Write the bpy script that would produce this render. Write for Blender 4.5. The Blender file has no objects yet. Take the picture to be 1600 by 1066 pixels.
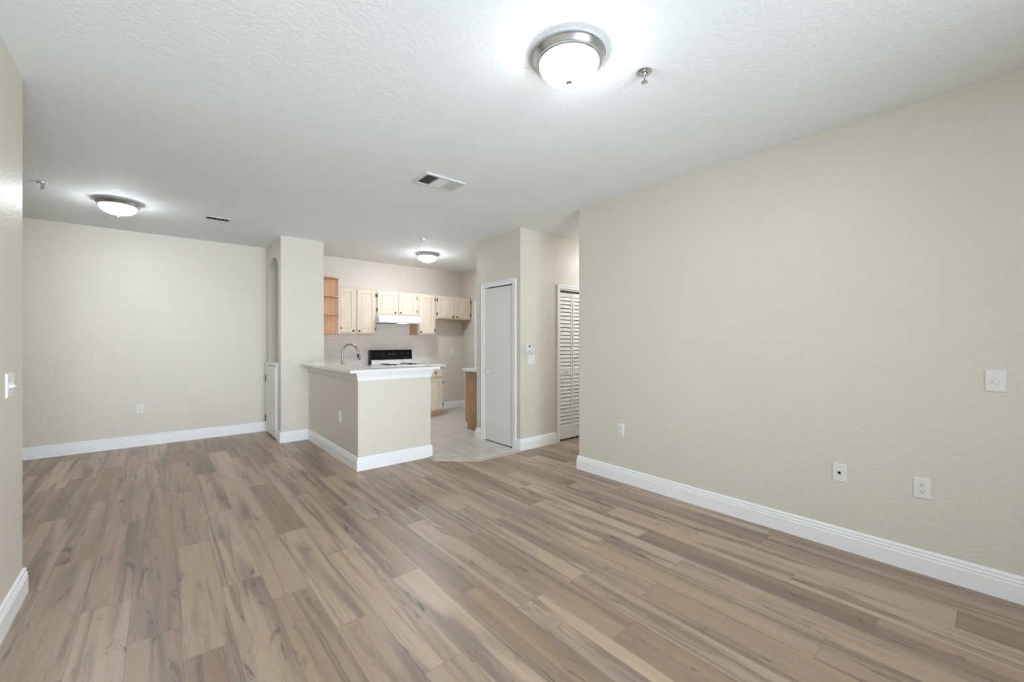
import bpy, bmesh, math, random
from mathutils import Vector, Matrix

C = bpy.context.scene.collection
scene = bpy.context.scene
PI = math.pi
random.seed(7)

# ------------------------------------------------------------------ camera
YAW = math.radians(40.36)
cam_d = bpy.data.cameras.new('camera')
cam_d.sensor_width = 36.0
cam_d.lens = 648.0 * 36.0 / 1600.0
cam_d.clip_start = 0.02
cam = bpy.data.objects.new('camera', cam_d)
C.objects.link(cam)
cam.location = (0, 0, 1.327)
cam.rotation_euler = (PI / 2, 0, -YAW)
scene.camera = cam

# ------------------------------------------------------------------ world / daylight / exposure
world = bpy.data.worlds.new('sky')
scene.world = world
world.use_nodes = True
bg = world.node_tree.nodes['Background']
bg.inputs[0].default_value = (0.80, 0.88, 1.0, 1)
bg.inputs[1].default_value = 1.2

DAY = 82.0
ld = bpy.data.lights.new('patio_daylight', 'AREA')
ld.shape = 'RECTANGLE'
ld.size = 2.4
ld.size_y = 2.05
ld.energy = DAY
ld.color = (0.80, 0.888, 1.0)
ld.spread = math.radians(92)
lo = bpy.data.objects.new('patio_daylight', ld)
C.objects.link(lo)
lo.location = (0.8, -2.45, 1.09)
lo.rotation_euler = (PI / 2 + 0.14, 0, 0.03)      # sky and sunlit patio slab, shining in along +Y and a little upward

LAMP = 107.0          # emission strength of the frosted lamp glass

vs = scene.view_settings
scene.display_settings.display_device = 'sRGB'
vs.view_transform = 'Standard'
vs.look = 'None'
vs.gamma = 1.0
vs.use_curve_mapping = False
vs.exposure = 0.20

H = 2.70             # ceiling height
XR = 3.318           # right wall / pantry wall plane
YB = 7.03            # far wall plane
XL = -0.545          # near left wall plane


# ------------------------------------------------------------------ materials
def lin(r, g, b):
    def f(v):
        v /= 255.0
        return v / 12.92 if v <= 0.04045 else ((v + 0.055) / 1.055) ** 2.4
    return (f(r), f(g), f(b), 1.0)


def mat(name, rgb, rough=0.5, metal=0.0, spec=0.5):
    m = bpy.data.materials.new(name)
    m.use_nodes = True
    b = m.node_tree.nodes['Principled BSDF']
    b.inputs['Base Color'].default_value = lin(*rgb)
    b.inputs['Roughness'].default_value = rough
    b.inputs['Metallic'].default_value = metal
    b.inputs['Specular IOR Level'].default_value = spec
    return m


def nd(m, t, **kw):
    n = m.node_tree.nodes.new(t)
    for k, v in kw.items():
        setattr(n, k, v)
    return n


def lk(m, a, b):
    m.node_tree.links.new(a, b)


def math_node(m, op, a, b=None, clamp=False):
    n = nd(m, 'ShaderNodeMath', operation=op, use_clamp=clamp)
    for i, v in enumerate((a, b)):
        if v is None:
            continue
        if isinstance(v, (int, float)):
            n.inputs[i].default_value = v
        else:
            lk(m, v, n.inputs[i])
    return n.outputs[0]


def mixc(m, f, a, b, mode='MIX'):
    n = nd(m, 'ShaderNodeMix', data_type='RGBA', blend_type=mode)
    if isinstance(f, (int, float)):
        n.inputs[0].default_value = f
    else:
        lk(m, f, n.inputs[0])
    for i, v in ((6, a), (7, b)):
        if isinstance(v, tuple):
            n.inputs[i].default_value = v
        else:
            lk(m, v, n.inputs[i])
    return n.outputs[2]


def maprange(m, v, a, b, c=0.0, d=1.0, smooth=False):
    n = nd(m, 'ShaderNodeMapRange')
    if smooth:
        n.interpolation_type = 'SMOOTHSTEP'
    lk(m, v, n.inputs[0])
    for i, x in enumerate((a, b, c, d)):
        n.inputs[i + 1].default_value = x
    return n.outputs[0]


def bump_paint(name, rgb, rough, strength, scale, dist=0.004, spec=0.5):
    m = mat(name, rgb, rough, 0, spec)
    b = m.node_tree.nodes['Principled BSDF']
    tc = nd(m, 'ShaderNodeTexCoord')
    n1 = nd(m, 'ShaderNodeTexNoise')
    n1.inputs['Scale'].default_value = scale
    n1.inputs['Detail'].default_value = 3
    n1.inputs['Distortion'].default_value = 0.6
    lk(m, tc.outputs['Object'], n1.inputs['Vector'])
    pl = maprange(m, n1.outputs[0], 0.42, 0.58, 0, 1, True)
    n2 = nd(m, 'ShaderNodeTexNoise')
    n2.inputs['Scale'].default_value = 2.2
    lk(m, tc.outputs['Object'], n2.inputs['Vector'])
    col = mixc(m, n2.outputs[0], tuple([c * 0.97 for c in lin(*rgb)[:3]] + [1.0]), tuple([min(1, c * 1.03) for c in lin(*rgb)[:3]] + [1.0]))
    lk(m, col, b.inputs['Base Color'])
    bp = nd(m, 'ShaderNodeBump')
    bp.inputs['Strength'].default_value = strength
    bp.inputs['Distance'].default_value = dist
    lk(m, pl, bp.inputs['Height'])
    lk(m, bp.outputs[0], b.inputs['Normal'])
    return m


M = {}
M['wall'] = bump_paint('wall_paint', (218, 213, 200), 0.42, 0.22, 55)
M['ceiling'] = bump_paint('ceiling_paint', (242, 245, 245), 0.75, 0.19, 45, spec=0.3)
M['trim'] = mat('trim_white', (245, 246, 246), 0.35)
M['door'] = mat('door_white', (236, 236, 233), 0.4)
M['plate'] = mat('plate_white', (230, 230, 226), 0.35)
M['black'] = mat('black_plastic', (14, 14, 15), 0.3)
M['dark'] = mat('dark_gap', (10, 10, 10), 0.9)
M['bronze'] = mat('dark_bronze', (40, 32, 28), 0.4, 0.8)
M['nickel'] = mat('brushed_nickel', (206, 208, 211), 0.26, 1.0)
M['steel'] = mat('brushed_steel', (150, 148, 145), 0.25, 1.0)
M['chrome'] = mat('chrome', (215, 215, 215), 0.12, 1.0)
M['hinge'] = mat('hinge_metal', (96, 92, 84), 0.35, 1.0)
M['enamel'] = mat('white_enamel', (238, 239, 238), 0.18)
M['panel_black'] = mat('black_glass', (8, 8, 9), 0.3, 0, 0.25)
M['grey'] = mat('grey_mark', (120, 120, 120), 0.5)
M['quartz'] = mat('white_quartz', (236, 235, 232), 0.12)
M['strip'] = mat('transition_strip', (176, 164, 146), 0.4)
M['vent'] = mat('vent_white', (214, 215, 212), 0.45)
M['concrete'] = mat('patio_concrete', (170, 168, 162), 0.9)
M['digit'] = mat('display_legend', (120, 150, 140), 0.4)


def glass_lamp(k=1.0):
    m = bpy.data.materials.new('frosted_lamp_glass')
    m.use_nodes = True
    b = m.node_tree.nodes['Principled BSDF']
    b.inputs['Base Color'].default_value = (0.9, 0.9, 0.88, 1)
    b.inputs['Roughness'].default_value = 0.3
    b.inputs['Emission Color'].default_value = (0.905, 0.94, 1.0, 1)
    # glow shaped to curb the ceiling halo: strong at bottom, weak at rim
    tc = nd(m, 'ShaderNodeTexCoord')
    sx = nd(m, 'ShaderNodeSeparateXYZ')
    lk(m, tc.outputs['Object'], sx.inputs[0])
    g = math_node(m, 'POWER', maprange(m, sx.outputs[2], -0.128, -0.047, 1.0, 0.0), 1.6)
    lk(m, math_node(m, 'MULTIPLY', math_node(m, 'ADD', math_node(m, 'MULTIPLY', g, 1.25), 0.13), LAMP * k), b.inputs['Emission Strength'])
    return m


M['lamp_glass'] = glass_lamp()
M['kitchen_lamp_glass'] = glass_lamp(1.2)      # glow raised to brighten the kitchen
M['near_lamp_glass'] = glass_lamp(0.85)
ml = mat('hood_lamp_lens', (240, 240, 235), 0.3)
ml.node_tree.nodes['Principled BSDF'].inputs['Emission Color'].default_value = (1, 0.96, 0.88, 1)
ml.node_tree.nodes['Principled BSDF'].inputs['Emission Strength'].default_value = 1.6
M['hood_lens'] = ml


def wood(name, a, b_, rough=0.45, axis='Z', contrast=1.0):
    m = mat(name, a, rough)
    b = m.node_tree.nodes['Principled BSDF']
    tc = nd(m, 'ShaderNodeTexCoord')
    mp = nd(m, 'ShaderNodeMapping')
    mp.inputs['Scale'].default_value = {'Z': (22, 22, 1.6), 'X': (1.6, 22, 22)}[axis]
    lk(m, tc.outputs['Object'], mp.inputs['Vector'])
    n = nd(m, 'ShaderNodeTexNoise')
    n.inputs['Scale'].default_value = 1.6
    n.inputs['Detail'].default_value = 5
    n.inputs['Distortion'].default_value = 0.8
    lk(m, mp.outputs[0], n.inputs['Vector'])
    f = maprange(m, n.outputs[0], 0.35, 0.65, 0, contrast)
    lk(m, mixc(m, f, lin(*a), lin(*b_)), b.inputs['Base Color'])
    return m


M['cab'] = wood('pickled_maple', (224, 211, 191), (212, 197, 175))
M['cab_side'] = wood('maple_veneer', (216, 172, 138), (203, 156, 122))
M['cab_end'] = wood('aged_maple_panel', (186, 152, 124), (164, 128, 100))


def floor_mat():
    m = bpy.data.materials.new('vinyl_plank')
    m.use_nodes = True
    b = m.node_tree.nodes['Principled BSDF']
    uv = nd(m, 'ShaderNodeUVMap', uv_map='plank')
    at = nd(m, 'ShaderNodeVertexColor', layer_name='rnd')
    sp = nd(m, 'ShaderNodeSeparateColor')
    lk(m, at.outputs[0], sp.inputs[0])
    su = nd(m, 'ShaderNodeSeparateXYZ')
    lk(m, uv.outputs[0], su.inputs[0])
    u, v = su.outputs[0], su.outputs[1]
    # board-local coordinates, each board reading its own piece of the pattern
    uo = math_node(m, 'ADD', u, math_node(m, 'MULTIPLY', sp.outputs[0], 40.0))
    vo = math_node(m, 'ADD', v, math_node(m, 'MULTIPLY', sp.outputs[1], 30.0))

    def noise(su_, sv_, detail, dist=0.0, rough=0.5, w=0.0):
        cb = nd(m, 'ShaderNodeCombineXYZ')
        lk(m, math_node(m, 'MULTIPLY', uo, su_), cb.inputs[0])
        lk(m, math_node(m, 'MULTIPLY', vo, sv_), cb.inputs[1])
        cb.inputs[2].default_value = w
        n = nd(m, 'ShaderNodeTexNoise')
        n.inputs['Scale'].default_value = 1.0
        n.inputs['Detail'].default_value = detail
        n.inputs['Roughness'].default_value = rough
        n.inputs['Distortion'].default_value = dist
        lk(m, cb.outputs[0], n.inputs['Vector'])
        return n.outputs[0]

    base = mixc(m, sp.outputs[2], lin(138, 113, 88), lin(189, 168, 143))
    broad = noise(0.7, 8.5, 2, 0.5)
    col = mixc(m, maprange(m, broad, 0.46, 0.70, 0, 0.85, True), base, lin(116, 102, 91))
    warm = noise(0.5, 11.0, 2, 0.3, w=5.0)
    col = mixc(m, maprange(m, warm, 0.52, 0.74, 0, 0.6, True), col, lin(176, 148, 119))
    grey = noise(0.6, 7.0, 2, 0.3, w=7.0)
    col = mixc(m, maprange(m, grey, 0.55, 0.75, 0, 0.40, True), col, lin(166, 162, 154))
    streak = noise(0.55, 17.0, 3, 0.7, 0.6, w=9.0)
    col = mixc(m, maprange(m, streak, 0.50, 0.70, 0, 0.75, True), col, lin(92, 80, 71))
    knot = noise(2.4, 12.0, 4, 1.8, 0.62, w=13.0)
    kmask = math_node(m, 'MULTIPLY', maprange(m, knot, 0.56, 0.70, 0, 0.95, True), maprange(m, broad, 0.44, 0.6, 0.15, 1.0, True))
    col = mixc(m, kmask, col, lin(74, 63, 56))
    grain = noise(3.0, 150.0, 4, 0.3, 0.65, w=17.0)
    col = mixc(m, maprange(m, grain, 0.35, 0.7, 0, 0.22), col, lin(104, 90, 78))
    pore = noise(14.0, 420.0, 2, 0.0, 0.6, w=21.0)
    col = mixc(m, maprange(m, pore, 0.35, 0.7, 0, 0.16), col, lin(215, 200, 182))
    # fine joint lines at the board's own edges
    cf = nd(m, 'ShaderNodeUVMap', uv_map='size')
    ss = nd(m, 'ShaderNodeSeparateXYZ')
    lk(m, cf.outputs[0], ss.inputs[0])
    d1 = math_node(m, 'MINIMUM', u, math_node(m, 'SUBTRACT', ss.outputs[0], u))
    d2 = math_node(m, 'MINIMUM', v, math_node(m, 'SUBTRACT', ss.outputs[1], v))
    dd = math_node(m, 'MINIMUM', d1, d2)
    col = mixc(m, maprange(m, dd, 0.0004, 0.0016, 0.55, 0.0), col, lin(70, 60, 52))
    lk(m, col, b.inputs['Base Color'])
    rg = maprange(m, grain, 0.3, 0.7, 0.32, 0.44)
    lk(m, rg, b.inputs['Roughness'])
    b.inputs['Specular IOR Level'].default_value = 0.6
    bp = nd(m, 'ShaderNodeBump')
    bp.inputs['Strength'].default_value = 0.12
    bp.inputs['Distance'].default_value = 0.001
    lk(m, grain, bp.inputs['Height'])
    lk(m, bp.outputs[0], b.inputs['Normal'])
    return m


M['floor'] = floor_mat()


def tile_mat(name, c1, c2, grout, w, h, mortar, rough, rot=None, offset=0.0, plane='XY', marble=0.5):
    m = mat(name, c1, rough)
    b = m.node_tree.nodes['Principled BSDF']
    tc = nd(m, 'ShaderNodeTexCoord')
    sx = nd(m, 'ShaderNodeSeparateXYZ')
    lk(m, tc.outputs['Object'], sx.inputs[0])
    cb = nd(m, 'ShaderNodeCombineXYZ')
    ax = {'XY': (0, 1), 'XZ': (0, 2), 'YZ': (1, 2)}[plane]
    lk(m, sx.outputs[ax[0]], cb.inputs[0])
    lk(m, sx.outputs[ax[1]], cb.inputs[1])
    br = nd(m, 'ShaderNodeTexBrick', offset=offset, squash=1.0)
    br.inputs['Scale'].default_value = 1.0
    br.inputs['Brick Width'].default_value = w
    br.inputs['Row Height'].default_value = h
    br.inputs['Mortar Size'].default_value = mortar
    br.inputs['Mortar Smooth'].default_value = 0.2
    br.inputs['Color1'].default_value = lin(*c1)
    br.inputs['Color2'].default_value = lin(*c2)
    br.inputs['Mortar'].default_value = lin(*grout)
    lk(m, cb.outputs[0], br.inputs['Vector'])
    n = nd(m, 'ShaderNodeTexNoise')
    n.inputs['Scale'].default_value = 5
    n.inputs['Detail'].default_value = 5
    lk(m, tc.outputs['Object'], n.inputs['Vector'])
    col = mixc(m, maprange(m, n.outputs[0], 0.4, 0.7, 0, marble), br.outputs[0], lin(*[int(c * 0.9) for c in c1]))
    lk(m, col, b.inputs['Base Color'])
    bp = nd(m, 'ShaderNodeBump')
    bp.inputs['Strength'].default_value = 0.4
    bp.inputs['Distance'].default_value = 0.002
    bp.invert = True
    lk(m, br.outputs[1], bp.inputs['Height'])
    lk(m, bp.outputs[0], b.inputs['Normal'])
    return m


M['tile'] = tile_mat('floor_tile', (206, 202, 194), (198, 194, 186), (164, 150, 130), 0.335, 0.335, 0.006, 0.3)
M['splash'] = tile_mat('splash_tile', (228, 221, 213), (224, 216, 208), (206, 200, 192), 0.15, 0.075, 0.002, 0.25, offset=0.5, plane='XZ', marble=0.25)
M['splash_side'] = tile_mat('splash_tile_side', (228, 221, 213), (224, 216, 208), (206, 200, 192), 0.15, 0.075, 0.002, 0.25, offset=0.5, plane='YZ', marble=0.25)


# ------------------------------------------------------------------ mesh helpers
class MB:
    def __init__(s):
        s.v, s.f = [], []

    def add(s, vs_, fs):
        o = len(s.v)
        s.v += [tuple(p) for p in vs_]
        s.f += [tuple(i + o for i in f) for f in fs]
        return s

    def box(s, x0, y0, z0, x1, y1, z1):
        p = [(x, y, z) for z in (z0, z1) for y in (y0, y1) for x in (x0, x1)]
        return s.add(p, [(0, 2, 3, 1), (4, 5, 7, 6), (0, 1, 5, 4), (2, 6, 7, 3), (0, 4, 6, 2), (1, 3, 7, 5)])

    def prism(s, poly, a, b, axis='z'):
        n = len(poly)

        def P(p, h):
            return {'z': (p[0], p[1], h), 'y': (p[0], h, p[1]), 'x': (h, p[0], p[1])}[axis]
        vv = [P(p, a) for p in poly] + [P(p, b) for p in poly]
        ff = [tuple(range(n))[::-1], tuple(range(n, 2 * n))]
        ff += [(i, (i + 1) % n, n + (i + 1) % n, n + i) for i in range(n)]
        return s.add(vv, ff)

    def lathe(s, prof, n=32, c=(0, 0, 0), axis='z'):
        """prof: (radius, height) pairs; radius 0 closes with a pole."""
        vv, rows, ff = [], [], []
        for r, h in prof:
            if r < 1e-6:
                rows.append([len(vv)])
                vv.append((0, 0, h))
            else:
                rows.append(list(range(len(vv), len(vv) + n)))
                vv += [(r * math.cos(2 * PI * i / n), r * math.sin(2 * PI * i / n), h) for i in range(n)]
        for a, b in zip(rows, rows[1:]):
            for i in range(n):
                j = (i + 1) % n
                if len(a) == 1 and len(b) == 1:
                    continue
                if len(a) == 1:
                    ff.append((a[0], b[i], b[j]))
                elif len(b) == 1:
                    ff.append((a[i], a[j], b[0]))
                else:
                    ff.append((a[i], a[j], b[j], b[i]))
        if axis == 'y':       # height runs along -Y (towards the viewer of a wall thing)
            vv = [(x, -z, y) for x, y, z in vv]
        vv = [(x + c[0], y + c[1], z + c[2]) for x, y, z in vv]
        return s.add(vv, ff)

    def tube(s, path, r, n=12, cap=True):
        path = [Vector(p) for p in path]
        rr = r if isinstance(r, (list, tuple)) else [r] * len(path)
        vv, ff = [], []
        up = Vector((0, 0, 1))
        t0 = (path[1] - path[0]).normalized()
        nrm = t0.cross(up)
        if nrm.length < 1e-3:
            nrm = t0.cross(Vector((0, 1, 0)))
        nrm.normalize()
        for i, p in enumerate(path):
            t = ((path[min(i + 1, len(path) - 1)] - p).normalized() + (p - path[max(i - 1, 0)]).normalized()).normalized()
            nrm = (nrm - t * nrm.dot(t)).normalized()
            bi = t.cross(nrm)
            vv += [p + (nrm * math.cos(2 * PI * k / n) + bi * math.sin(2 * PI * k / n)) * rr[i] for k in range(n)]
        for i in range(len(path) - 1):
            for k in range(n):
                k2 = (k + 1) % n
                ff.append((i * n + k, i * n + k2, (i + 1) * n + k2, (i + 1) * n + k))
        if cap:
            ff.append(tuple(range(n))[::-1])
            ff.append(tuple(range((len(path) - 1) * n, len(path) * n)))
        return s.add(vv, ff)

    def sweep(s, path, prof, z=0.0):
        """prof = (out, up) pairs swept along a floor-plan path, out to the RIGHT of travel, mitred corners."""
        n, k = len(path), len(prof)
        P = [Vector(p) for p in path]
        vv, ff = [], []
        for i, p in enumerate(P):
            d1 = (P[i] - P[i - 1]).normalized() if i > 0 else None
            d2 = (P[i + 1] - P[i]).normalized() if i < n - 1 else None
            n1 = Vector((d1.y, -d1.x)) if d1 else None
            n2 = Vector((d2.y, -d2.x)) if d2 else None
            if n1 and n2:
                mm = n1 + n2
                mm = mm / (1 + n1.dot(n2))
            else:
                mm = n1 or n2
            vv += [(p.x + mm.x * o, p.y + mm.y * o, z + h) for o, h in prof]
        for i in range(n - 1):
            for j in range(k):
                j2 = (j + 1) % k
                ff.append((i * k + j, i * k + j2, (i + 1) * k + j2, (i + 1) * k + j))
        ff.append(tuple(range(k))[::-1])
        ff.append(tuple(range((n - 1) * k, n * k)))
        return s.add(vv, ff)

    def rings(s, w, h, rr, x0=0, z0=0, ysign=-1):
        """a framed panel: nested rectangles, rr = (inset, height out of the back plane)."""
        vv, ff = [], []
        for ins, t in rr:
            vv += [(x0 + ins, ysign * t, z0 + ins), (x0 + w - ins, ysign * t, z0 + ins), (x0 + w - ins, ysign * t, z0 + h - ins), (x0 + ins, ysign * t, z0 + h - ins)]
        for i in range(len(rr) - 1):
            for k in range(4):
                k2 = (k + 1) % 4
                ff.append((i * 4 + k, i * 4 + k2, i * 4 + 4 + k2, i * 4 + 4 + k))
        ff.append((0, 3, 2, 1))
        e = (len(rr) - 1) * 4
        ff.append((e, e + 1, e + 2, e + 3))
        return s.add(vv, ff)

    def build(s, name, material, parent=None, bevel=0.0, smooth=False, seg=2, loc=None):
        me = bpy.data.meshes.new(name)
        me.from_pydata([tuple(v) for v in s.v], [], s.f)
        me.update()
        b = bmesh.new()
        b.from_mesh(me)
        bmesh.ops.recalc_face_normals(b, faces=b.faces)
        b.to_mesh(me)
        b.free()
        me.materials.append(material)
        if smooth:
            me.polygons.foreach_set('use_smooth', [True] * len(me.polygons))
            try:
                me.set_sharp_from_angle(angle=math.radians(38))
            except Exception:
                pass
        o = bpy.data.objects.new(name, me)
        C.objects.link(o)
        if parent:
            o.parent = parent
        if loc:
            o.location = loc
        if bevel > 0:
            md = o.modifiers.new('bevel', 'BEVEL')
            md.width = bevel
            md.segments = seg
            md.limit_method = 'ANGLE'
            md.angle_limit = math.radians(40)
        return o


def tag(o, label, cat=None, group=None, kind=None):
    o['label'] = label
    if cat:
        o['category'] = cat
    if group:
        o['group'] = group
    if kind:
        o['kind'] = kind
    return o


def thing(name, label, cat, loc=(0, 0, 0), rz=0.0, group=None, kind=None):
    o = bpy.data.objects.new(name, None)
    C.objects.link(o)
    o.empty_display_size = 0.1
    o.location = loc
    o.rotation_euler = (0, 0, rz)
    return tag(o, label, cat, group, kind)


def struct(name, mb, material, label, cat, bevel=0.0, smooth=False):
    return tag(mb.build(name, material, None, bevel, smooth), label, cat, None, 'structure')


def copy_tree(o, parent=None):
    c = o.copy()
    C.objects.link(c)
    if parent:
        c.parent = parent
    for ch in list(o.children):
        copy_tree(ch, c)
    return c


# ------------------------------------------------------------------ floor (boards laid along Y)
PW, PL = 0.1825, 1.215
X0 = 0.0735
joint = {-1: 2.465, 0: 3.405, 1: 2.71, 2: 2.414, 3: 1.987, 4: 1.484, 5: 2.197, 6: 1.828, 7: 1.555, 8: 1.117, 9: 2.749, 10: 1.211,
         11: 1.72, 12: 1.241, 13: 0.376, 14: 0.755, 15: 1.35, 16: 1.018, -2: 1.68, -3: 2.38}


def build_floor():
    xa, xb, ya, yb = -3.3, 6.05, -2.6, 7.1
    vv, ff, uvs, sz, cols = [], [], [], [], []
    rng = random.Random(11)
    k0, k1 = math.floor((xa - X0) / PW), math.ceil((xb - X0) / PW)
    for k in range(k0, k1):
        x = X0 + k * PW
        j = joint.get(k, rng.uniform(0, PL))
        m0 = math.floor((ya - j) / PL)
        m1 = math.ceil((yb - j) / PL)
        for mI in range(m0, m1):
            y = j + mI * PL
            a, b = max(y, ya), min(y + PL, yb)
            if b <= a:
                continue
            o = len(vv)
            xs0, xs1 = max(x, xa), min(x + PW, xb)
            if xs1 <= xs0:
                continue
            vv += [(xs0, a, 0), (xs1, a, 0), (xs1, b, 0), (xs0, b, 0)]
            ff.append((o, o + 1, o + 2, o + 3))
            uvs += [(a - y, xs0 - x), (a - y, xs1 - x), (b - y, xs1 - x), (b - y, xs0 - x)]
            sz += [(PL, PW)] * 4
            c = (rng.random(), rng.random(), rng.random(), 1.0)
            cols += [c] * 4
    me = bpy.data.meshes.new('floor')
    me.from_pydata(vv, [], ff)
    u1 = me.uv_layers.new(name='plank')
    u1.data.foreach_set('uv', [c for p in uvs for c in p])
    u2 = me.uv_layers.new(name='size')
    u2.data.foreach_set('uv', [c for p in sz for c in p])
    ca = me.color_attributes.new('rnd', 'FLOAT_COLOR', 'CORNER')
    ca.data.foreach_set('color', [c for p in cols for c in p])
    me.materials.append(M['floor'])
    o = bpy.data.objects.new('floor', me)
    C.objects.link(o)
    tag(o, 'brown and grey wood plank floor of the whole room', 'floor', None, 'structure')


build_floor()

# ------------------------------------------------------------------ shell
struct('ceiling', MB().box(-3.3, -2.6, H, 6.05, 7.15, H + 0.1), M['ceiling'], 'white textured flat ceiling over the whole room', 'ceiling')
struct('wall_right', MB().box(XR, -2.3, -0.03, XR + 0.115, 2.835, H + 0.03), M['wall'], 'long beige wall along the right side of the room', 'wall', 0.012)
struct('wall_hall', MB().box(XR + 0.115, 2.72, 0, 6.0, 2.835, H), M['wall'], 'beige hall wall behind the long right wall', 'wall')
struct('wall_hall_end', MB().box(5.9, 2.835, 0, 6.0, 3.75, H).box(5.9, 3.86, 0, 6.0, 4.54, H), M['wall'], 'beige end wall of the short hall', 'wall')
w = MB()
w.prism([(XR, 0), (4.005, 0), (4.005, 2.025), (5.095, 2.025), (5.095, 0), (6.0, 0), (6.0, H), (XR, H)], 3.75, 3.86, 'y')
# pantry front (faces the room's left) with its door opening
w.prism([(3.86, 0), (3.885, 0), (3.885, 2.035), (4.47, 2.035), (4.47, 0), (4.65, 0), (4.65, H), (3.86, H)], XR, XR + 0.11, 'x')
# pantry back wall, closet back wall
w.box(XR + 0.11, 4.54, 0, 6.0, 4.65, H)
struct('wall_pantry', w, M['wall'], 'beige wall block of the pantry and closet between kitchen and hall', 'wall')
struct('wall_back', MB().box(-3.2, YB, 0, 4.76, YB + 0.11, H), M['wall'], 'beige far wall of the dining area and kitchen', 'wall')
w = MB()
w.box(4.65, 4.65, 0, 4.76, 5.72, H).box(4.65, 5.72, 2.035, 4.76, 6.52, H).box(4.65, 6.52, 0, 4.76, YB, H)
struct('wall_kitchen_right', w, M['wall'], 'beige right wall of the kitchen with a doorway', 'wall')
struct('wall_left', MB().box(XL - 0.115, -2.3, -0.03, XL, 3.315, H + 0.03), M['wall'], 'beige wall at the left edge of the picture', 'wall', 0.012)
struct('wall_dining_front', MB().box(-3.2, 3.20, 0, XL - 0.115, 3.315, H), M['wall'], 'beige front wall of the dining area behind the left wall', 'wall')
struct('wall_dining_left', MB().box(-3.31, 3.20, 0, -3.2, YB + 0.11, H), M['wall'], 'beige left wall of the dining area', 'wall')
w = MB()
w.box(XL - 0.115, -2.41, 0, -0.45, -2.3, H).box(-0.45, -2.41, 2.15, 2.05, -2.3, H).box(2.05, -2.41, 0, XR + 0.115, -2.3, H)
struct('wall_patio', w, M['wall'], 'beige wall with the patio opening opposite the kitchen', 'wall')
struct('floor_patio', MB().box(-2, -8, -0.06, 6, -2.6, -0.02), M['concrete'], 'grey concrete patio slab outside the opening', 'patio')
d = thing('door_5', 'white frame of the wide open patio doorway', 'door', (0, 0, 0), kind='structure')
f = MB()
f.box(-0.45, -2.42, 0, -0.40, -2.29, 2.15).box(2.00, -2.42, 0, 2.05, -2.29, 2.15).box(-0.40, -2.42, 2.10, 2.00, -2.29, 2.15)
f.build('door_frame', M['trim'], d, 0.003)

# column with the arched niche (opening in the face towards -X)
CX, CY = 1.203, 6.06
ND = 0.34
nA, nB = 6.225, 6.85       # niche opening along Y
nC, nR = (nA + nB) / 2, (nB - nA) / 2
zs, zt, zsill = 2.29, 2.48, 1.0
w = MB()
w.box(CX, CY, 0, CX + ND, nA, H)
w.box(CX, nB, 0, CX + ND, YB, H)
w.box(CX, nA, 0, CX + ND, nB, zsill)
NA = 28
arch = [(nC - nR * math.cos(PI * i / NA), zs + (zt - zs) * math.sin(PI * i / NA)) for i in range(NA + 1)]
for (y0, z0), (y1, z1) in zip(arch, arch[1:]):
    w.prism([(y0, z0), (y1, z1), (y1, H), (y0, H)], CX, CX + ND, 'x')
w.box(CX + ND, CY, 0, 1.73, YB, H)
struct('wall_column', w, M['wall'], 'beige wall column with an arched niche beside the dining area', 'wall')

# peninsula half wall (L in plan)
PX, PY, PXE = 1.54, 4.235, 2.375
CAPZ = 1.035
w = MB()
w.prism([(PX, PY), (PXE, PY), (PXE, PY + 0.12), (PX + 0.12, PY + 0.12), (PX + 0.12, CY), (PX, CY)], 0, CAPZ - 0.032)
struct('wall_peninsula', w, M['wall'], 'beige half wall around the kitchen peninsula', 'wall', 0.006)

# kitchen tile floor with its transition strip
TP = [(PXE + 0.005, PY + 0.02), (2.345, 4.06), (2.70, 3.735), (3.30, 3.738), (XR, 3.80), (XR, 4.65), (4.65, 4.65), (4.65, YB), (1.73, YB), (1.73, CY), (PX + 0.12, CY), (PX + 0.12, PY + 0.12), (PXE, PY + 0.12)]
struct('floor_kitchen', MB().prism(TP, 0.0, 0.006), M['tile'], 'pale square ceramic tile floor of the kitchen', 'floor')
st = MB().sweep([(PXE + 0.012, PY + 0.05), (2.345, 4.06), (2.70, 3.735), (3.312, 3.738)], [(-0.012, 0.0), (0.030, 0.0), (0.026, 0.006), (0.010, 0.011), (-0.012, 0.011)])
struct('trim_1', st, M['strip'], 'thin tan transition strip between kitchen tile and wood floor', 'trim')

# ------------------------------------------------------------------ baseboards
BP = [(0, 0), (0.016, 0), (0.016, 0.090), (0.0125, 0.094), (0.0125, 0.1015), (0.0150, 0.104), (0.0145, 0.108), (0.0100, 0.112), (0.0100, 0.118), (0.0115, 0.124), (0.0085, 0.133), (0.004, 0.137), (0, 0.137)]


def baseboard(name, path, label):
    struct(name, MB().sweep(path, BP), M['trim'], label, 'baseboard')


baseboard('baseboard_right', [(XR + 0.4, 2.835), (XR, 2.835), (XR, -2.3)], 'white baseboard along the long right wall')
baseboard('baseboard_back', [(-3.2, YB), (CX, YB)], 'white baseboard along the far dining wall')
baseboard('baseboard_left', [(XL, -2.3), (XL, 3.315), (XL - 0.5, 3.315)], 'white baseboard at the foot of the near left wall')
baseboard('baseboard_column', [(CX, 6.225), (CX, CY), (PX, CY), (PX, PY), (PXE, PY), (PXE, PY + 0.12)], 'white baseboard around the column and the peninsula half wall')
baseboard('baseboard_closet', [(XR, 3.826), (XR, 3.75), (3.945, 3.75)], 'white baseboard below the thermostat beside the louvered closet')
baseboard('baseboard_pantry', [(XR + 0.10, 4.65), (XR, 4.65), (XR, 4.533)], 'short white baseboard left of the pantry door')
baseboard('baseboard_kitchen', [(3.87, YB), (4.65, YB), (4.65, 6.59)], 'white baseboard in the empty fridge space')


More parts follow.
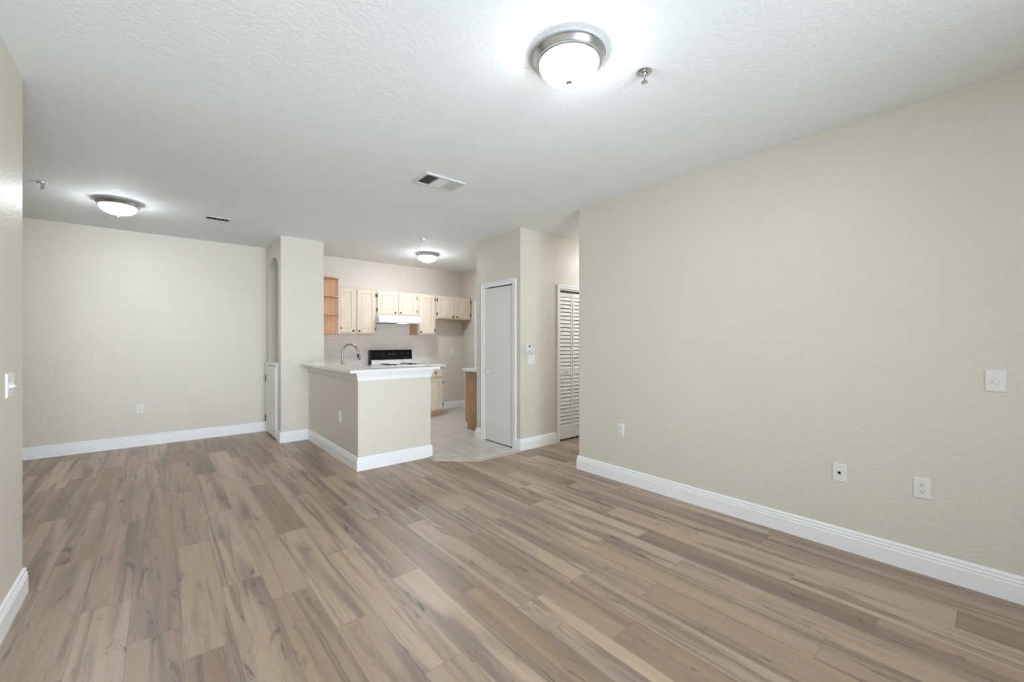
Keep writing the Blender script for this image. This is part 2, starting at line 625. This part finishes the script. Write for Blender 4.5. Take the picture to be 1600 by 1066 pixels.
# ------------------------------------------------------------------ doors
def casing(mb, a, b, top, wd=0.058, th=0.017):
    """door casing in the local XZ plane, proud of y=0 towards -Y."""
    for s_, x in ((-1, a), (1, b)):
        o = x + s_ * wd
        mb.box(min(x, o), -th * 0.65, 0, max(x, o), 0, top)
        e = x + s_ * (wd - 0.02)
        mb.box(min(e, o), -th, 0, max(e, o), -th * 0.6, top + wd)
    mb.box(a - wd, -th * 0.65, top, b + wd, 0, top + wd)
    mb.box(a - wd + 0.02, -th, top + wd - 0.02, b + wd - 0.02, -th * 0.6, top + wd)


# pantry door: local x runs along -Y of the room so that local -Y faces the room's -X
def face_neg_x(x, y, z=0):     # a wall facing -X: local +x -> world -Y
    return (x, y, z), -PI / 2


loc, rz = face_neg_x(XR, 4.47)
d = thing('door_1', 'plain flat white pantry door with a small white knob', 'door', loc, rz, kind='structure')
f = MB()
casing(f, 0, 0.585, 2.035, 0.062)
f.build('door_casing', M['trim'], d, 0.002)
MB().box(0.004, 0.012, 0.012, 0.578, 0.047, 2.022).build('door_panel', M['door'], d, 0.002)
MB().box(0, 0.06, 0, 0.585, 0.10, 2.035).build('jamb_gap_shade', M['dark'], d)  # black board behind the door, painting the shade in its gaps
k = MB().lathe([(0, 0.0), (0.011, 0.0), (0.010, 0.012), (0.017, 0.02), (0.018, 0.03), (0.012, 0.037), (0, 0.039)], 20, (0.07, 0.012, 0.925), 'y')
k.build('knob', M['enamel'], d, 0, True)

# louvered bifold closet door
d = thing('door_2', 'white louvered bifold closet door in the hall', 'door', (4.005, 3.75, 0), 0, kind='structure')
f = MB()
casing(f, 0, 1.09, 2.02, 0.05)
f.build('door_casing', M['trim'], d, 0.002)
f = MB()
f.box(0.0, 0.016, 1.972, 1.09, 0.06, 2.0)
f.build('track_gap_shade', M['black'], d)  # black bar fills the gap above the panels, coloured as its shade
MB().box(0.0, 0.004, 2.0, 1.09, 0.07, 2.024).build('head_jamb', M['trim'], d)
for i in range(4):
    a = 0.003 + i * 0.272
    b = a + 0.268
    z0, z1 = 0.022, 1.968
    p = MB()
    sw = 0.024
    p.box(a, 0.012, z0, a + sw, 0.040, z1).box(b - sw, 0.012, z0, b, 0.040, z1)
    p.box(a + sw, 0.013, z0, b - sw, 0.039, 0.175)
    p.box(a + sw, 0.013, 0.870, b - sw, 0.039, 0.945)
    p.box(a + sw, 0.013, 1.915, b - sw, 0.039, z1)
    pan = p.build('door_panel', M['door'], d, 0.0015)
    s = MB()
    for lo_, hi_ in ((0.175, 0.870), (0.945, 1.915)):
        n = round((hi_ - lo_) / 0.0505)
        for q in range(n):
            zc = lo_ + (q + 0.5) * (hi_ - lo_) / n
            # slat leaning: top edge back, bottom edge forward
            s.prism([(0.013, zc - 0.0206), (0.020, zc - 0.0206), (0.029, zc + 0.0206), (0.022, zc + 0.0206)], a + sw, b - sw, 'x')
    s.build('louver_slats', M['door'], pan)
    if i in (0, 3):
        MB().lathe([(0, 0), (0.008, 0), (0.007, 0.01), (0.014, 0.018), (0.012, 0.026), (0, 0.029)], 16, ((a + b) / 2, 0.012, 0.905), 'y').build('knob', M['nickel'], pan, 0, True)

# little cupboard door below the niche
loc, rz = face_neg_x(CX, 6.93)
d = thing('door_3', 'low white cupboard door below the arched niche', 'door', loc, rz, kind='structure')
f = MB()
f.box(-0.085, -0.012, 0, -0.005, 0, 0.99).box(0.64, -0.012, 0, 0.665, 0, 0.99).box(-0.085, -0.012, 0.985, 0.665, 0, 1.005)
f.build('door_frame', M['trim'], d, 0.002)
MB().box(0.0, -0.020, 0.020, 0.635, -0.001, 0.978).build('door_panel', M['door'], d, 0.002)
MB().box(-0.004, -0.002, 0.0, 0.64, 0, 0.99).build('gap_shadow', M['dark'], d)
for z in (0.21, 0.79):
    h = MB().box(-0.014, -0.024, z - 0.045, 0.006, -0.019, z + 0.045)
    h.tube([(-0.004, -0.026, z - 0.047), (-0.004, -0.026, z + 0.047)], 0.006, 8)
    h.build('hinge', M['hinge'], d)
sl = MB().box(-0.10, -0.020, 1.003, 0.71, 0.30, 1.022)
sill = sl.build('niche_sill', M['trim'], d, 0.004)

# doorway in the kitchen's right wall
loc, rz = face_neg_x(4.65, 6.52)
d = thing('door_4', 'white door and casing in the right kitchen wall beside the fridge space', 'door', loc, rz, kind='structure')
f = MB()
casing(f, 0, 0.80, 2.03)
f.build('door_casing', M['trim'], d, 0.002)
MB().box(0.004, 0.02, 0.01, 0.796, 0.055, 2.022).build('door_panel', M['door'], d, 0.002)

# ------------------------------------------------------------------ peninsula cap and moulding
cp = MB().prism([(1.435, 4.15), (2.452, 4.15), (2.452, 4.42), (1.705, 4.42), (1.705, CY), (1.435, CY)], CAPZ - 0.031, CAPZ)
tag(cp.build('bar_top', M['quartz'], None, 0.004), 'white quartz bar top capping the peninsula half wall', 'countertop')
CR = [(0, 0), (0.004, 0), (0.005, 0.010), (0.007, 0.020), (0.011, 0.036), (0.018, 0.055), (0.022, 0.066), (0.022, 0.084), (0, 0.084)]
cm = MB().sweep([(PX, CY), (PX, PY), (PXE, PY), (PXE, PY + 0.12)], CR, CAPZ - 0.031 - 0.085)
struct('trim_2', cm, M['trim'], 'white crown moulding under the peninsula bar top', 'trim', 0, False)


# ------------------------------------------------------------------ cabinets
def knob_mb(x, z, y=0.0):
    return MB().lathe([(0, 0), (0.008, 0), (0.006, 0.008), (0.015, 0.016), (0.016, 0.021), (0.011, 0.027), (0, 0.028)], 18, (x, y, z), 'y')


def panel_door(root, x0, x1, z0, z1, knob=None, hinge=None, name='door', y=-0.0005):
    t = 0.019
    w_, h_ = x1 - x0, z1 - z0
    fr = min(0.055, w_ * 0.24, h_ * 0.24)
    if name == 'drawer':
        rr = [(0, 0), (0, t - 0.004), (0.005, t)]
    else:
        rr = [(0, 0), (0, t - 0.004), (0.005, t), (fr, t), (fr + 0.004, t - 0.008), (fr + 0.012, t - 0.008), (fr + 0.034, t - 0.001)]
    o = MB().rings(w_, h_, rr, 0, 0).build(name, M['cab'], root, loc=(x0, y, z0))
    if knob:
        knob_mb(knob[0] - x0, knob[1] - z0, -t).build('knob', M['bronze'], o, 0, True)
    if hinge is not None:
        hx = -0.006 if hinge == 'l' else w_ + 0.006
        for hz in (0.07, h_ - 0.07):
            hb = MB().box(hx - 0.007, -t - 0.002, hz - 0.028, hx + 0.007, -0.001, hz + 0.028)
            hb.build('hinge', M['bronze'], o, 0.001)
    return o


def cabinet(label, loc, rz, w_, depth, h_, doors, drawers=(), toe=0.0, group='kitchen cabinets', cat='cabinet', name='wall_cabinet', side=None):
    """local: x along the front, y into the wall, z up; front plane y=0."""
    root = thing(name, label, cat, loc, rz, group)
    b = MB()
    t = 0.018
    if toe:
        for x in (0, w_ - t):
            b.prism([(0.075, 0), (depth, 0), (depth, h_), (0.021, h_), (0.021, toe), (0.075, toe)], x, x + t, 'x')
        b.box(t, 0.075, 0, w_ - t, 0.09, toe)
        b.box(t, 0.021, toe, w_ - t, depth, toe + t)
    else:
        b.box(0, 0.021, 0, t, depth, h_).box(w_ - t, 0.021, 0, w_, depth, h_)
        b.box(t, 0.021, 0, w_ - t, depth, t)
    b.box(t, 0.021, h_ - t, w_ - t, depth, h_)
    b.box(t, depth - 0.008, toe + t, w_ - t, depth, h_ - t)
    b.build('carcass', side or M['cab_side'], root)
    f_ = MB()
    s_ = 0.028
    f_.box(0, 0, toe, s_, 0.0208, h_).box(w_ - s_, 0, toe, w_, 0.0208, h_)
    f_.box(s_, 0, toe, w_ - s_, 0.0208, toe + 0.03).box(s_, 0, h_ - 0.04, w_ - s_, 0.0208, h_)
    ds = sorted(doors, key=lambda q: q[0])
    for q, q2 in zip(ds, ds[1:]):
        f_.box(q[1] - 0.012, 0.0005, toe + 0.03, q2[0] + 0.012, 0.0208, h_ - 0.04)
    for q in drawers:
        f_.box(s_, 0.0005, q[2] - 0.03, w_ - s_, 0.0208, q[2] + 0.006)
    f_.build('face_frame', M['cab'], root)
    for q in doors:
        panel_door(root, q[0], q[1], q[2], q[3], q[4], q[5])
    for q in drawers:
        panel_door(root, q[0], q[1], q[2], q[3], q[4], None, 'drawer')
    return root


UZ0, UZ1 = 1.435, 2.172
FY = 6.71
hgt = UZ1 - UZ0
# two-door cabinet left of the hood
cabinet('cream two-door wall cabinet between the open shelves and the range hood', (2.03, FY, UZ0), 0, 0.704, YB - FY, hgt,
        [(0.055, 0.355, 0.022, hgt - 0.02, (0.325, 0.055), None), (0.392, 0.690, 0.022, hgt - 0.02, (0.422, 0.055), 'r')])
# over the hood
hz = 1.758
cabinet('short cream two-door wall cabinet directly above the white range hood', (2.738, FY, hz), 0, 0.757, YB - FY, UZ1 - hz,
        [(0.020, 0.362, 0.02, UZ1 - hz - 0.02, (0.328, 0.052), 'l'), (0.392, 0.738, 0.02, UZ1 - hz - 0.02, (0.424, 0.052), 'r')])
# single tall door
cabinet('narrow single-door cream wall cabinet right of the range hood', (3.499, FY, UZ0), 0, 0.360, YB - FY, hgt,
        [(0.022, 0.335, 0.022, hgt - 0.02, (0.052, 0.055), 'r')])
# above the fridge space
fz = 1.735
cabinet('short cream two-door wall cabinet above the empty fridge space', (3.872, FY, fz), 0, 0.772, YB - FY, UZ1 - fz,
        [(0.024, 0.378, 0.022, UZ1 - fz - 0.02, (0.346, 0.05), 'l'), (0.402, 0.752, 0.022, UZ1 - fz - 0.02, (0.434, 0.05), 'r')])

# left wall cabinet seen from its end, with open quarter-round shelves
LZ0, LZ1 = 1.43, 2.232
root = thing('wall_cabinet', 'tall wall cabinet end with open rounded wooden shelves beside the column', 'cabinet', (1.73, 6.06, LZ0), 0, 'kitchen cabinets')
hh = LZ1 - LZ0
MB().box(0, 0.205, 0, 0.25, 0.96, hh).build('carcass', M['cab_side'], root)
MB().box(0.25, 0.185, 0, 0.286, 0.63, hh).build('face_frame', M['cab'], root, 0.002)
dd_ = MB().box(0.287, 0.24, 0.03, 0.303, 0.60, hh - 0.03).build('door', M['cab'], root, 0.003)
knob_mb(0, 0).build('knob', M['bronze'], dd_, 0, True).matrix_local = Matrix.Translation((0.303, 0.28, 0.09)) @ Matrix.Rotation(PI / 2, 4, 'Z')
for i, z in enumerate((0.0, 0.262, 0.524, hh - 0.018)):
    poly = [(0.002, 0.204), (0.002, 0.005)] + [(0.08 + 0.175 * math.sin(a * PI / 16), 0.195 - 0.19 * math.cos(a * PI / 16)) for a in range(0, 9)] + [(0.255, 0.204)]
    MB().prism(poly, z, z + 0.018).build('shelf', M['cab_side'], root, 0.002)

# base cabinets
cabinet('cream base cabinet with one drawer right of the stove', (3.50, 6.42, 0.006), 0, 0.358, YB - 6.42, 0.865,
        [(0.020, 0.330, 0.13, 0.66, (0.05, 0.62), 'r')], [(0.020, 0.338, 0.69, 0.84, (0.18, 0.765))], toe=0.10, name='base_cabinet', group='kitchen cabinets')
cabinet('cream base cabinet left of the stove below the corner counter', (2.30, 6.42, 0.006), 0, 0.425, YB - 6.42, 0.865,
        [(0.02, 0.40, 0.13, 0.66, (0.36, 0.62), 'l')], [(0.02, 0.40, 0.69, 0.84, (0.21, 0.765))], toe=0.10, name='base_cabinet', group='kitchen cabinets')
# peninsula cabinets face +X: local +x -> world +Y
for i, (y0, lab) in enumerate(((4.365, 'cream base cabinet inside the peninsula at its front end'), (5.38, 'cream base cabinet inside the peninsula near the column'))):
    cabinet(lab, (2.27, y0, 0.006), PI / 2, 1.0, 0.60, 0.865,
            [(0.03, 0.485, 0.13, 0.84, (0.45, 0.78), 'l'), (0.515, 0.97, 0.13, 0.84, (0.55, 0.78), 'r')], toe=0.10, name='base_cabinet', group='kitchen cabinets')
# cabinets on the back of the pantry face +Y: local +x -> world -X
cabinet('brown-sided base cabinet behind the pantry corner', (4.645, 5.262, 0.006), PI, 1.115, 0.607, 0.865,
        [(0.03, 0.54, 0.13, 0.66, (0.5, 0.62), 'l'), (0.57, 1.085, 0.13, 0.66, (0.61, 0.62), 'r')],
        [(0.03, 0.54, 0.69, 0.84, (0.28, 0.765)), (0.57, 1.085, 0.69, 0.84, (0.83, 0.765))], toe=0.10, name='base_cabinet', group='kitchen cabinets', side=M['cab_end'])
cabinet('wall cabinet hung behind the pantry corner', (4.645, 4.945, 1.35), PI, 1.115, 0.293, 0.76,
        [(0.03, 0.54, 0.022, 0.74, (0.5, 0.055), 'l'), (0.57, 1.085, 0.022, 0.74, (0.61, 0.055), 'r')], side=M['cab_end'])

# countertops
ZC = 0.912
tag(MB().prism([(1.663, 4.358), (2.31, 4.358), (2.31, 6.385), (2.728, 6.385), (2.728, YB - 0.002), (1.733, YB - 0.002), (1.733, CY + 0.0), (1.663, CY - 0.003)], ZC - 0.04, ZC).build('countertop', M['quartz'], None, 0.003),
    'white quartz countertop behind the raised bar and left of the stove', 'countertop')
tag(MB().box(3.495, 6.385, ZC - 0.04, 3.885, YB - 0.002, ZC).build('countertop', M['quartz'], None, 0.003),
    'small white quartz countertop right of the stove', 'countertop')
tag(MB().box(3.505, 4.653, ZC - 0.04, 4.647, 5.295, ZC).build('countertop', M['quartz'], None, 0.003),
    'white quartz countertop on the base cabinet behind the pantry corner', 'countertop')
# backsplash
struct('trim_3', MB().box(1.738, YB - 0.009, ZC, 3.858, YB, 1.76), M['splash'], 'pale subway tile backsplash on the far kitchen wall', 'backsplash')
struct('trim_4', MB().box(1.73, CY + 0.01, ZC, 1.738, YB - 0.009, LZ0), M['splash_side'], 'pale subway tile backsplash on the kitchen side of the column', 'backsplash')

# ------------------------------------------------------------------ stove
sx, sw_ = 2.735, 0.755
st = thing('stove', 'white electric coil stove with a black control panel', 'stove', (sx, 6.385, 0.006))
D = YB - 6.385 - 0.012
MB().box(0, 0.02, 0.0, sw_, D, 0.885).build('body', M['enamel'], st, 0.004)
MB().box(0.012, -0.012, 0.21, sw_ - 0.012, 0.02, 0.80).build('oven_door', M['enamel'], st, 0.006)
MB().box(0.16, -0.0135, 0.36, sw_ - 0.16, -0.0115, 0.62).build('oven_window', M['panel_black'], st)
MB().box(0.012, -0.010, 0.03, sw_ - 0.012, 0.02, 0.20).build('drawer', M['enamel'], st, 0.006)
hd = MB().tube([(0.08, -0.05, 0.755), (sw_ - 0.08, -0.05, 0.755)], 0.011)
hd.box(0.09, -0.05, 0.748, 0.11, -0.012, 0.762).box(sw_ - 0.11, -0.05, 0.748, sw_ - 0.09, -0.012, 0.762)
hd.build('door_handle', M['black'], st, 0, True)
MB().box(-0.002, -0.006, 0.885, sw_ + 0.002, D, 0.915).build('cooktop', M['enamel'], st, 0.006)
for (bx, by, br) in ((0.185, 0.14, 0.10), (0.57, 0.14, 0.075), (0.185, 0.40, 0.075), (0.57, 0.40, 0.10)):
    pan_ = MB().lathe([(0, 0.9165), (br * 0.7, 0.9165), (br + 0.012, 0.924), (br + 0.02, 0.922), (br + 0.02, 0.9155)], 32, (bx, by, 0)).build('drip_pan', M['chrome'], st, 0, True)
    path = []
    turns = 4 if br > 0.08 else 3
    for i in range(turns * 24 + 1):
        a = 2 * PI * i / 24
        r = 0.018 + (br - 0.022) * i / (turns * 24)
        path.append((bx + r * math.cos(a), by + r * math.sin(a), 0.9315))
    MB().tube(path, 0.0048, 6).build('coil', M['black'], pan_, 0, True)
bgd = MB().box(0.01, D - 0.095, 0.915, sw_ - 0.01, D, 1.0).build('backguard', M['enamel'], st, 0.003)
pn = MB().prism([(D - 0.11, 0.996), (D - 0.09, 1.165), (D, 1.165), (D, 0.996)], -0.008, sw_ + 0.004, 'x')
pn.box(-0.008, D - 0.10, 0.915, 0.010, D, 1.0)
cpn = pn.build('control_panel', M['panel_black'], st, 0.004)
for kx in (0.10, 0.20, 0.56, 0.655):
    kb = MB().lathe([(0, 0), (0.022, 0), (0.019, 0.018), (0, 0.019)], 20, (kx, D - 0.099, 1.085), 'y')
    kb.box(kx - 0.003, D - 0.122, 1.068, kx + 0.003, D - 0.117, 1.102)
    kb.build('knob', M['black'], cpn, 0, True)
MB().box(0.30, D - 0.1035, 1.065, 0.45, D - 0.095, 1.115).build('display', M['panel_black'], cpn)
for i, q in enumerate((0.315, 0.34, 0.375, 0.40, 0.43)):
    MB().box(q, D - 0.1045, 1.083, q + 0.012, D - 0.1033, 1.098).build('display_digit', M['digit'], cpn)
for kx in (0.10, 0.20, 0.56, 0.655):
    lg = MB()
    for a in range(-3, 4):
        lg.box(kx + 0.034 * math.sin(a * 0.55) - 0.0015, D - 0.1025, 1.085 + 0.034 * math.cos(a * 0.55) - 0.0015, kx + 0.034 * math.sin(a * 0.55) + 0.0015, D - 0.097, 1.085 + 0.034 * math.cos(a * 0.55) + 0.0015)
    lg.build('dial_marks', M['grey'], cpn)
MB().box(0.60, D - 0.1085, 1.025, 0.65, D - 0.1, 1.032).build('badge', M['grey'], cpn)

# ------------------------------------------------------------------ range hood
hd = thing('range_hood', 'white range hood above the stove with a lit lamp', 'range hood', (2.74, 6.56, 1.628))
hb = MB().prism([(0.0, 0.03), (0.055, 0.129), (0.47, 0.129), (0.47, 0.0), (0.012, 0.0), (0.0, 0.012)], 0, 0.755, 'x')
hb.build('canopy', M['enamel'], hd, 0.004)
MB().box(0.06, 0.06, -0.004, 0.30, 0.42, 0.001).build('filter', M['steel'], hd)
MB().box(0.36, 0.035, -0.004, 0.52, 0.13, 0.001).build('lamp_lens', M['hood_lens'], hd, 0.004)
MB().box(0.055, 0.06, -0.010, 0.33, 0.10, 0.0).build('switch_strip', M['grey'], hd, 0.002)

# ------------------------------------------------------------------ faucet
fx, fy, fz_ = 1.765, 5.40, ZC
fa = thing('faucet', 'brushed steel gooseneck kitchen faucet behind the raised bar', 'faucet', (fx, fy, fz_))
MB().lathe([(0, 0), (0.027, 0), (0.027, 0.006), (0.021, 0.014), (0.017, 0.05), (0, 0.05)], 24).build('base', M['steel'], fa, 0, True)
path = [(0, 0, 0.03), (0, 0, 0.15), (0, 0, 0.27)]
R_ = 0.098
for i in range(1, 15):
    a = PI * i / 16
    path.append((R_ - R_ * math.cos(a), 0, 0.27 + R_ * math.sin(a)))
path += [(0.2, 0, 0.26)]
MB().tube(path, 0.0125, 16).build('spout', M['steel'], fa, 0, True)
sh = MB().tube([(0.199, 0, 0.268), (0.206, 0, 0.235), (0.217, 0, 0.19), (0.222, 0, 0.172)], [0.014, 0.016, 0.018, 0.018], 16).build('spray_head', M['steel'], fa, 0, True)
MB().tube([(0.192, -0.010, 0.245), (0.200, -0.012, 0.20)], [0.012, 0.013], 12).build('spray_button', M['black'], sh, 0, True)
MB().tube([(0, -0.015, 0.06), (0.005, -0.05, 0.085), (0.01, -0.085, 0.10)], [0.009, 0.007, 0.006], 12).build('handle', M['steel'], fa, 0, True)


# ------------------------------------------------------------------ wall plates  (local: plate in XZ, faces -Y)
def plate_base(name, label, cat, loc, rz, w_=0.073, h_=0.116, group='wall plates'):
    root = thing(name, label, cat, loc, rz, group)
    MB().rings(w_, h_, [(0, 0), (0.0005, 0.003), (0.004, 0.0065)], -w_ / 2, -h_ / 2).build('cover_plate', M['plate'], root)
    return root


def screw(root, x, z):
    MB().lathe([(0, 0), (0.0032, 0), (0.0025, 0.0012), (0, 0.0014)], 10, (x, -0.0063, z), 'y').build('screw', M['plate'], root)


def outlet(label, loc, rz, group='wall outlets'):
    root = plate_base('wall_outlet', label, 'outlet', loc, rz, group=group)
    for z in (0.0195, -0.0195):
        pts = []
        for i in range(24):
            a = 2 * PI * i / 24
            pts.append((0.0172 * math.cos(a), z + max(-0.0125, min(0.0125, 0.0172 * math.sin(a)))))
        r = MB().prism(pts, -0.0086, -0.006, 'y').build('receptacle', M['plate'], root)
        s = MB().box(-0.0078, -0.0092, z - 0.001, -0.0054, -0.0084, z + 0.0075).box(0.0054, -0.0092, z - 0.000, 0.0078, -0.0084, z + 0.0070)
        s.prism([(0.0028 * math.cos(2 * PI * i / 12), z - 0.0072 + 0.0028 * math.sin(2 * PI * i / 12)) for i in range(12)], -0.0092, -0.0084, 'y')
        s.build('slots', M['dark'], r)
    screw(root, 0, 0)
    return root


def toggle(label, loc, rz, gangs=1):
    root = plate_base('light_switch', label, 'light switch', loc, rz, 0.073 + 0.046 * (gangs - 1), 0.114, 'light switches')
    for g in range(gangs):
        x = (g - (gangs - 1) / 2) * 0.046
        MB().box(x - 0.006, -0.0085, -0.013, x + 0.006, -0.006, 0.013).build('bezel', M['plate'], root)
        MB().prism([(-0.006, 0.002), (-0.017, -0.004), (-0.019, -0.009), (-0.0165, -0.011), (-0.006, -0.007)], x - 0.0042, x + 0.0042, 'x').build('toggle', M['enamel'], root)
        screw(root, x, 0.03)
        screw(root, x, -0.03)
    return root


RX = -PI / 2      # plates on walls facing -X
outlet('white outlet on the long right wall nearest the hall corner', (XR, 2.320, 0.488), RX)
outlet('white outlet on the long right wall nearest the picture edge', (XR, 0.288, 0.487), RX)
cx_ = plate_base('cable_plate', 'white cable jack plate low on the long right wall', 'cable plate', (XR, 0.665, 0.485), RX, group='wall plates')
MB().lathe([(0.0085, 0), (0.0085, 0.003), (0.0055, 0.003), (0.0055, 0.011), (0.003, 0.011), (0, 0.009)], 12, (0, -0.0063, 0), 'y').build('connector', M['bronze'], cx_)
screw(cx_, 0, 0.03)
screw(cx_, 0, -0.03)
toggle('single white toggle switch on the long right wall', (XR, 0.015, 1.119), RX)
toggle('white switch plate on the near left wall', (XL, 3.05, 1.117), PI / 2, 2)
outlet('faint white outlet low on the far dining wall', (-0.19, YB, 0.475), 0)
outlet('small outlet on the side of the peninsula half wall', (PX, 4.795, 0.482), RX)
toggle('white double switch below the thermostat', (3.498, 3.75, 1.092), 0, 2)
outlet('outlet on the tile backsplash right of the stove', (3.587, YB - 0.009, 1.114), 0)
outlet('outlet on the tile backsplash beside the column', (1.997, YB - 0.009, 1.10), 0)
outlet('outlet on the wall of the empty fridge space', (4.41, YB, 1.137), 0)
th = thing('thermostat', 'small white thermostat on the wall beside the louvered closet', 'thermostat', (3.447, 3.75, 1.236), 0)
MB().box(-0.052, -0.026, -0.05, 0.052, 0.0, 0.05).build('housing', M['plate'], th, 0.005)
MB().box(-0.012, -0.0268, 0.014, 0.014, -0.0258, 0.036).build('display', M['black'], th)
MB().box(-0.02, -0.0275, -0.036, 0.02, -0.0258, -0.028).build('button_row', M['grey'], th)


# ------------------------------------------------------------------ ceiling things (local z=0 at the ceiling, hanging down)
def ceiling_light():
    root = thing('ceiling_light', 'x', 'ceiling light', (0, 0, H), 0, 'flush mount ceiling lights')
    MB().lathe([(0, 0), (0.160, 0), (0.163, -0.004), (0.163, -0.010), (0.1725, -0.013), (0.1735, -0.018), (0.167, -0.023), (0.158, -0.040), (0.154, -0.044), (0.154, -0.050), (0.147, -0.054), (0.142, -0.054), (0.140, -0.046), (0, -0.046)], 64).build('ring', M['nickel'], root, 0, True)
    prof = [(0.1405, -0.047)]
    for i in range(1, 16):
        a = (PI / 2) * i / 16
        prof.append((0.1405 * math.cos(a) ** 0.9, -0.050 - 0.078 * math.sin(a)))
    prof.append((0, -0.128))
    dm = MB().lathe(prof, 64).build('glass_dome', M['lamp_glass'], root, 0, True)
    MB().lathe([(0, -0.126), (0.016, -0.127), (0.018, -0.133), (0.017, -0.138), (0.010, -0.142), (0.005, -0.144), (0.0065, -0.149), (0.0045, -0.155), (0, -0.157)], 24).build('finial', M['nickel'], root, 0, True)
    return root


L0 = ceiling_light()
for i, (x, y, lab) in enumerate(((1.492, 1.335, 'large near ceiling light with brushed nickel ring and glowing dome'),
                                 (-0.31, 5.62, 'glowing ceiling light over the dining area at left'),
                                 (3.215, 5.84, 'small-looking glowing ceiling light in the kitchen'),
                                 (5.15, 3.26, 'ceiling light hidden in the hall behind the right wall'))):
    o = L0 if i == 0 else copy_tree(L0)
    o.location = (x, y, H)
    o.rotation_euler = (0, 0, 0.3 * i)
    o['label'] = lab
    for ch in o.children:
        if ch.name.startswith('glass_dome'):
            ch.data = ch.data.copy()
            ch.data.materials[0] = M[('near_lamp_glass', 'lamp_glass', 'kitchen_lamp_glass', 'lamp_glass')[i]]


def sprinkler():
    root = thing('fire_sprinkler', 'x', 'sprinkler', (0, 0, H), 0, 'ceiling fire sprinklers')
    MB().lathe([(0.0, -0.001), (0.039, -0.001), (0.038, -0.006), (0.030, -0.010), (0.018, -0.011), (0.016, -0.004), (0, -0.004)], 32).build('escutcheon', M['chrome'], root, 0, True)
    MB().lathe([(0, -0.002), (0.013, -0.002), (0.013, -0.022), (0.009, -0.026), (0, -0.026)], 16).build('body', M['chrome'], root, 0, True)
    fr = MB()
    for s in (-1, 1):
        fr.tube([(s * 0.010, 0, -0.022), (s * 0.015, 0, -0.032), (s * 0.014, 0, -0.044), (s * 0.003, 0, -0.053)], 0.003, 8)
    fr.build('frame_arm', M['chrome'], root, 0, True)
    MB().tube([(0, 0, -0.024), (0, 0, -0.052)], 0.003, 8).build('bulb', M['black'], root)
    df = MB().lathe([(0, -0.053), (0.016, -0.054), (0.017, -0.056), (0, -0.0565)], 24)
    df.build('deflector', M['chrome'], root, 0, True)
    return root


S0 = sprinkler()
for i, (x, y, lab) in enumerate(((1.880, 1.172, 'chrome fire sprinkler beside the large near ceiling light'),
                                 (-0.776, 5.387, 'fire sprinkler on the ceiling at the far left near the left wall'),
                                 (2.682, 5.018, 'tiny fire sprinkler in front of the kitchen ceiling light'))):
    o = S0 if i == 0 else copy_tree(S0)
    o.location = (x, y, H)
    o.rotation_euler = (0, 0, 0.5 + 0.4 * i)
    o['label'] = lab


def vent(label, loc, rz, w_, d_, banks, b=0.028):
    """banks: (x0, x1, kind) as fractions of the width."""
    root = thing('ceiling_vent', label, 'vent', loc, rz, 'ceiling air vents')
    f = MB()
    z0, z1 = -0.012, -0.0
    f.box(-w_ / 2, -d_ / 2, z0, w_ / 2, -d_ / 2 + b, z1).box(-w_ / 2, d_ / 2 - b, z0, w_ / 2, d_ / 2, z1)
    f.box(-w_ / 2, -d_ / 2 + b, z0, -w_ / 2 + b, d_ / 2 - b, z1).box(w_ / 2 - b, -d_ / 2 + b, z0, w_ / 2, d_ / 2 - b, z1)
    f.build('frame', M['vent'], root, 0.004)
    MB().box(-w_ / 2 + b, -d_ / 2 + b, -0.0015, w_ / 2 - b, d_ / 2 - b, -0.0002).build('duct_shade', M['dark'], root)  # black plate stands in for the shade inside the duct
    iw, idp = w_ - 2 * b, d_ - 2 * b
    for (a, c, kind) in banks:
        xa, xb = -w_ / 2 + b + a * iw, -w_ / 2 + b + c * iw
        s = MB()
        if kind in ('-x', '+x', 'fin'):
            n = max(4, round((xb - xa) / (0.024 if kind == 'fin' else 0.013)))
            sg = {'+x': 0.006, '-x': -0.006, 'fin': 0.0}[kind]
            for q in range(n):
                xc = xa + (q + 0.5) * (xb - xa) / n
                s.add([(xc - sg, -idp / 2, -0.002), (xc - sg, idp / 2, -0.002), (xc + sg, idp / 2, -0.0115), (xc + sg, -idp / 2, -0.0115),
                       (xc - sg + 0.0014, -idp / 2, -0.002), (xc - sg + 0.0014, idp / 2, -0.002), (xc + sg + 0.0014, idp / 2, -0.0115), (xc + sg + 0.0014, -idp / 2, -0.0115)],
                      [(0, 1, 2, 3), (7, 6, 5, 4), (0, 4, 5, 1), (3, 2, 6, 7), (0, 3, 7, 4), (1, 5, 6, 2)])
        else:
            n = max(4, round(idp / 0.013))
            sg = 0.006 if kind == '+y' else -0.006
            for q in range(n):
                yc = -idp / 2 + (q + 0.5) * idp / n
                s.add([(xa, yc - sg, -0.002), (xb, yc - sg, -0.002), (xb, yc + sg, -0.0115), (xa, yc + sg, -0.0115),
                       (xa, yc - sg + 0.0014, -0.002), (xb, yc - sg + 0.0014, -0.002), (xb, yc + sg + 0.0014, -0.0115), (xa, yc + sg + 0.0014, -0.0115)],
                      [(0, 1, 2, 3), (7, 6, 5, 4), (0, 4, 5, 1), (3, 2, 6, 7), (0, 3, 7, 4), (1, 5, 6, 2)])
        s.build('louvers', M['vent'], root)
        if c < 0.99:
            MB().box(xb - 0.005, -idp / 2, -0.012, xb + 0.005, idp / 2, -0.001).build('divider', M['vent'], root)
    return root


vent('large white three-section ceiling vent between near light and kitchen', (1.840, 3.135, H), 0, 0.385, 0.255, [(0, 0.34, '-x'), (0.34, 0.67, '+y'), (0.67, 1.0, '+x')])
vent('small white ceiling vent near the dining area light', (0.50, 5.68, H), 0, 0.24, 0.17, [(0, 1.0, 'fin')], 0.02)
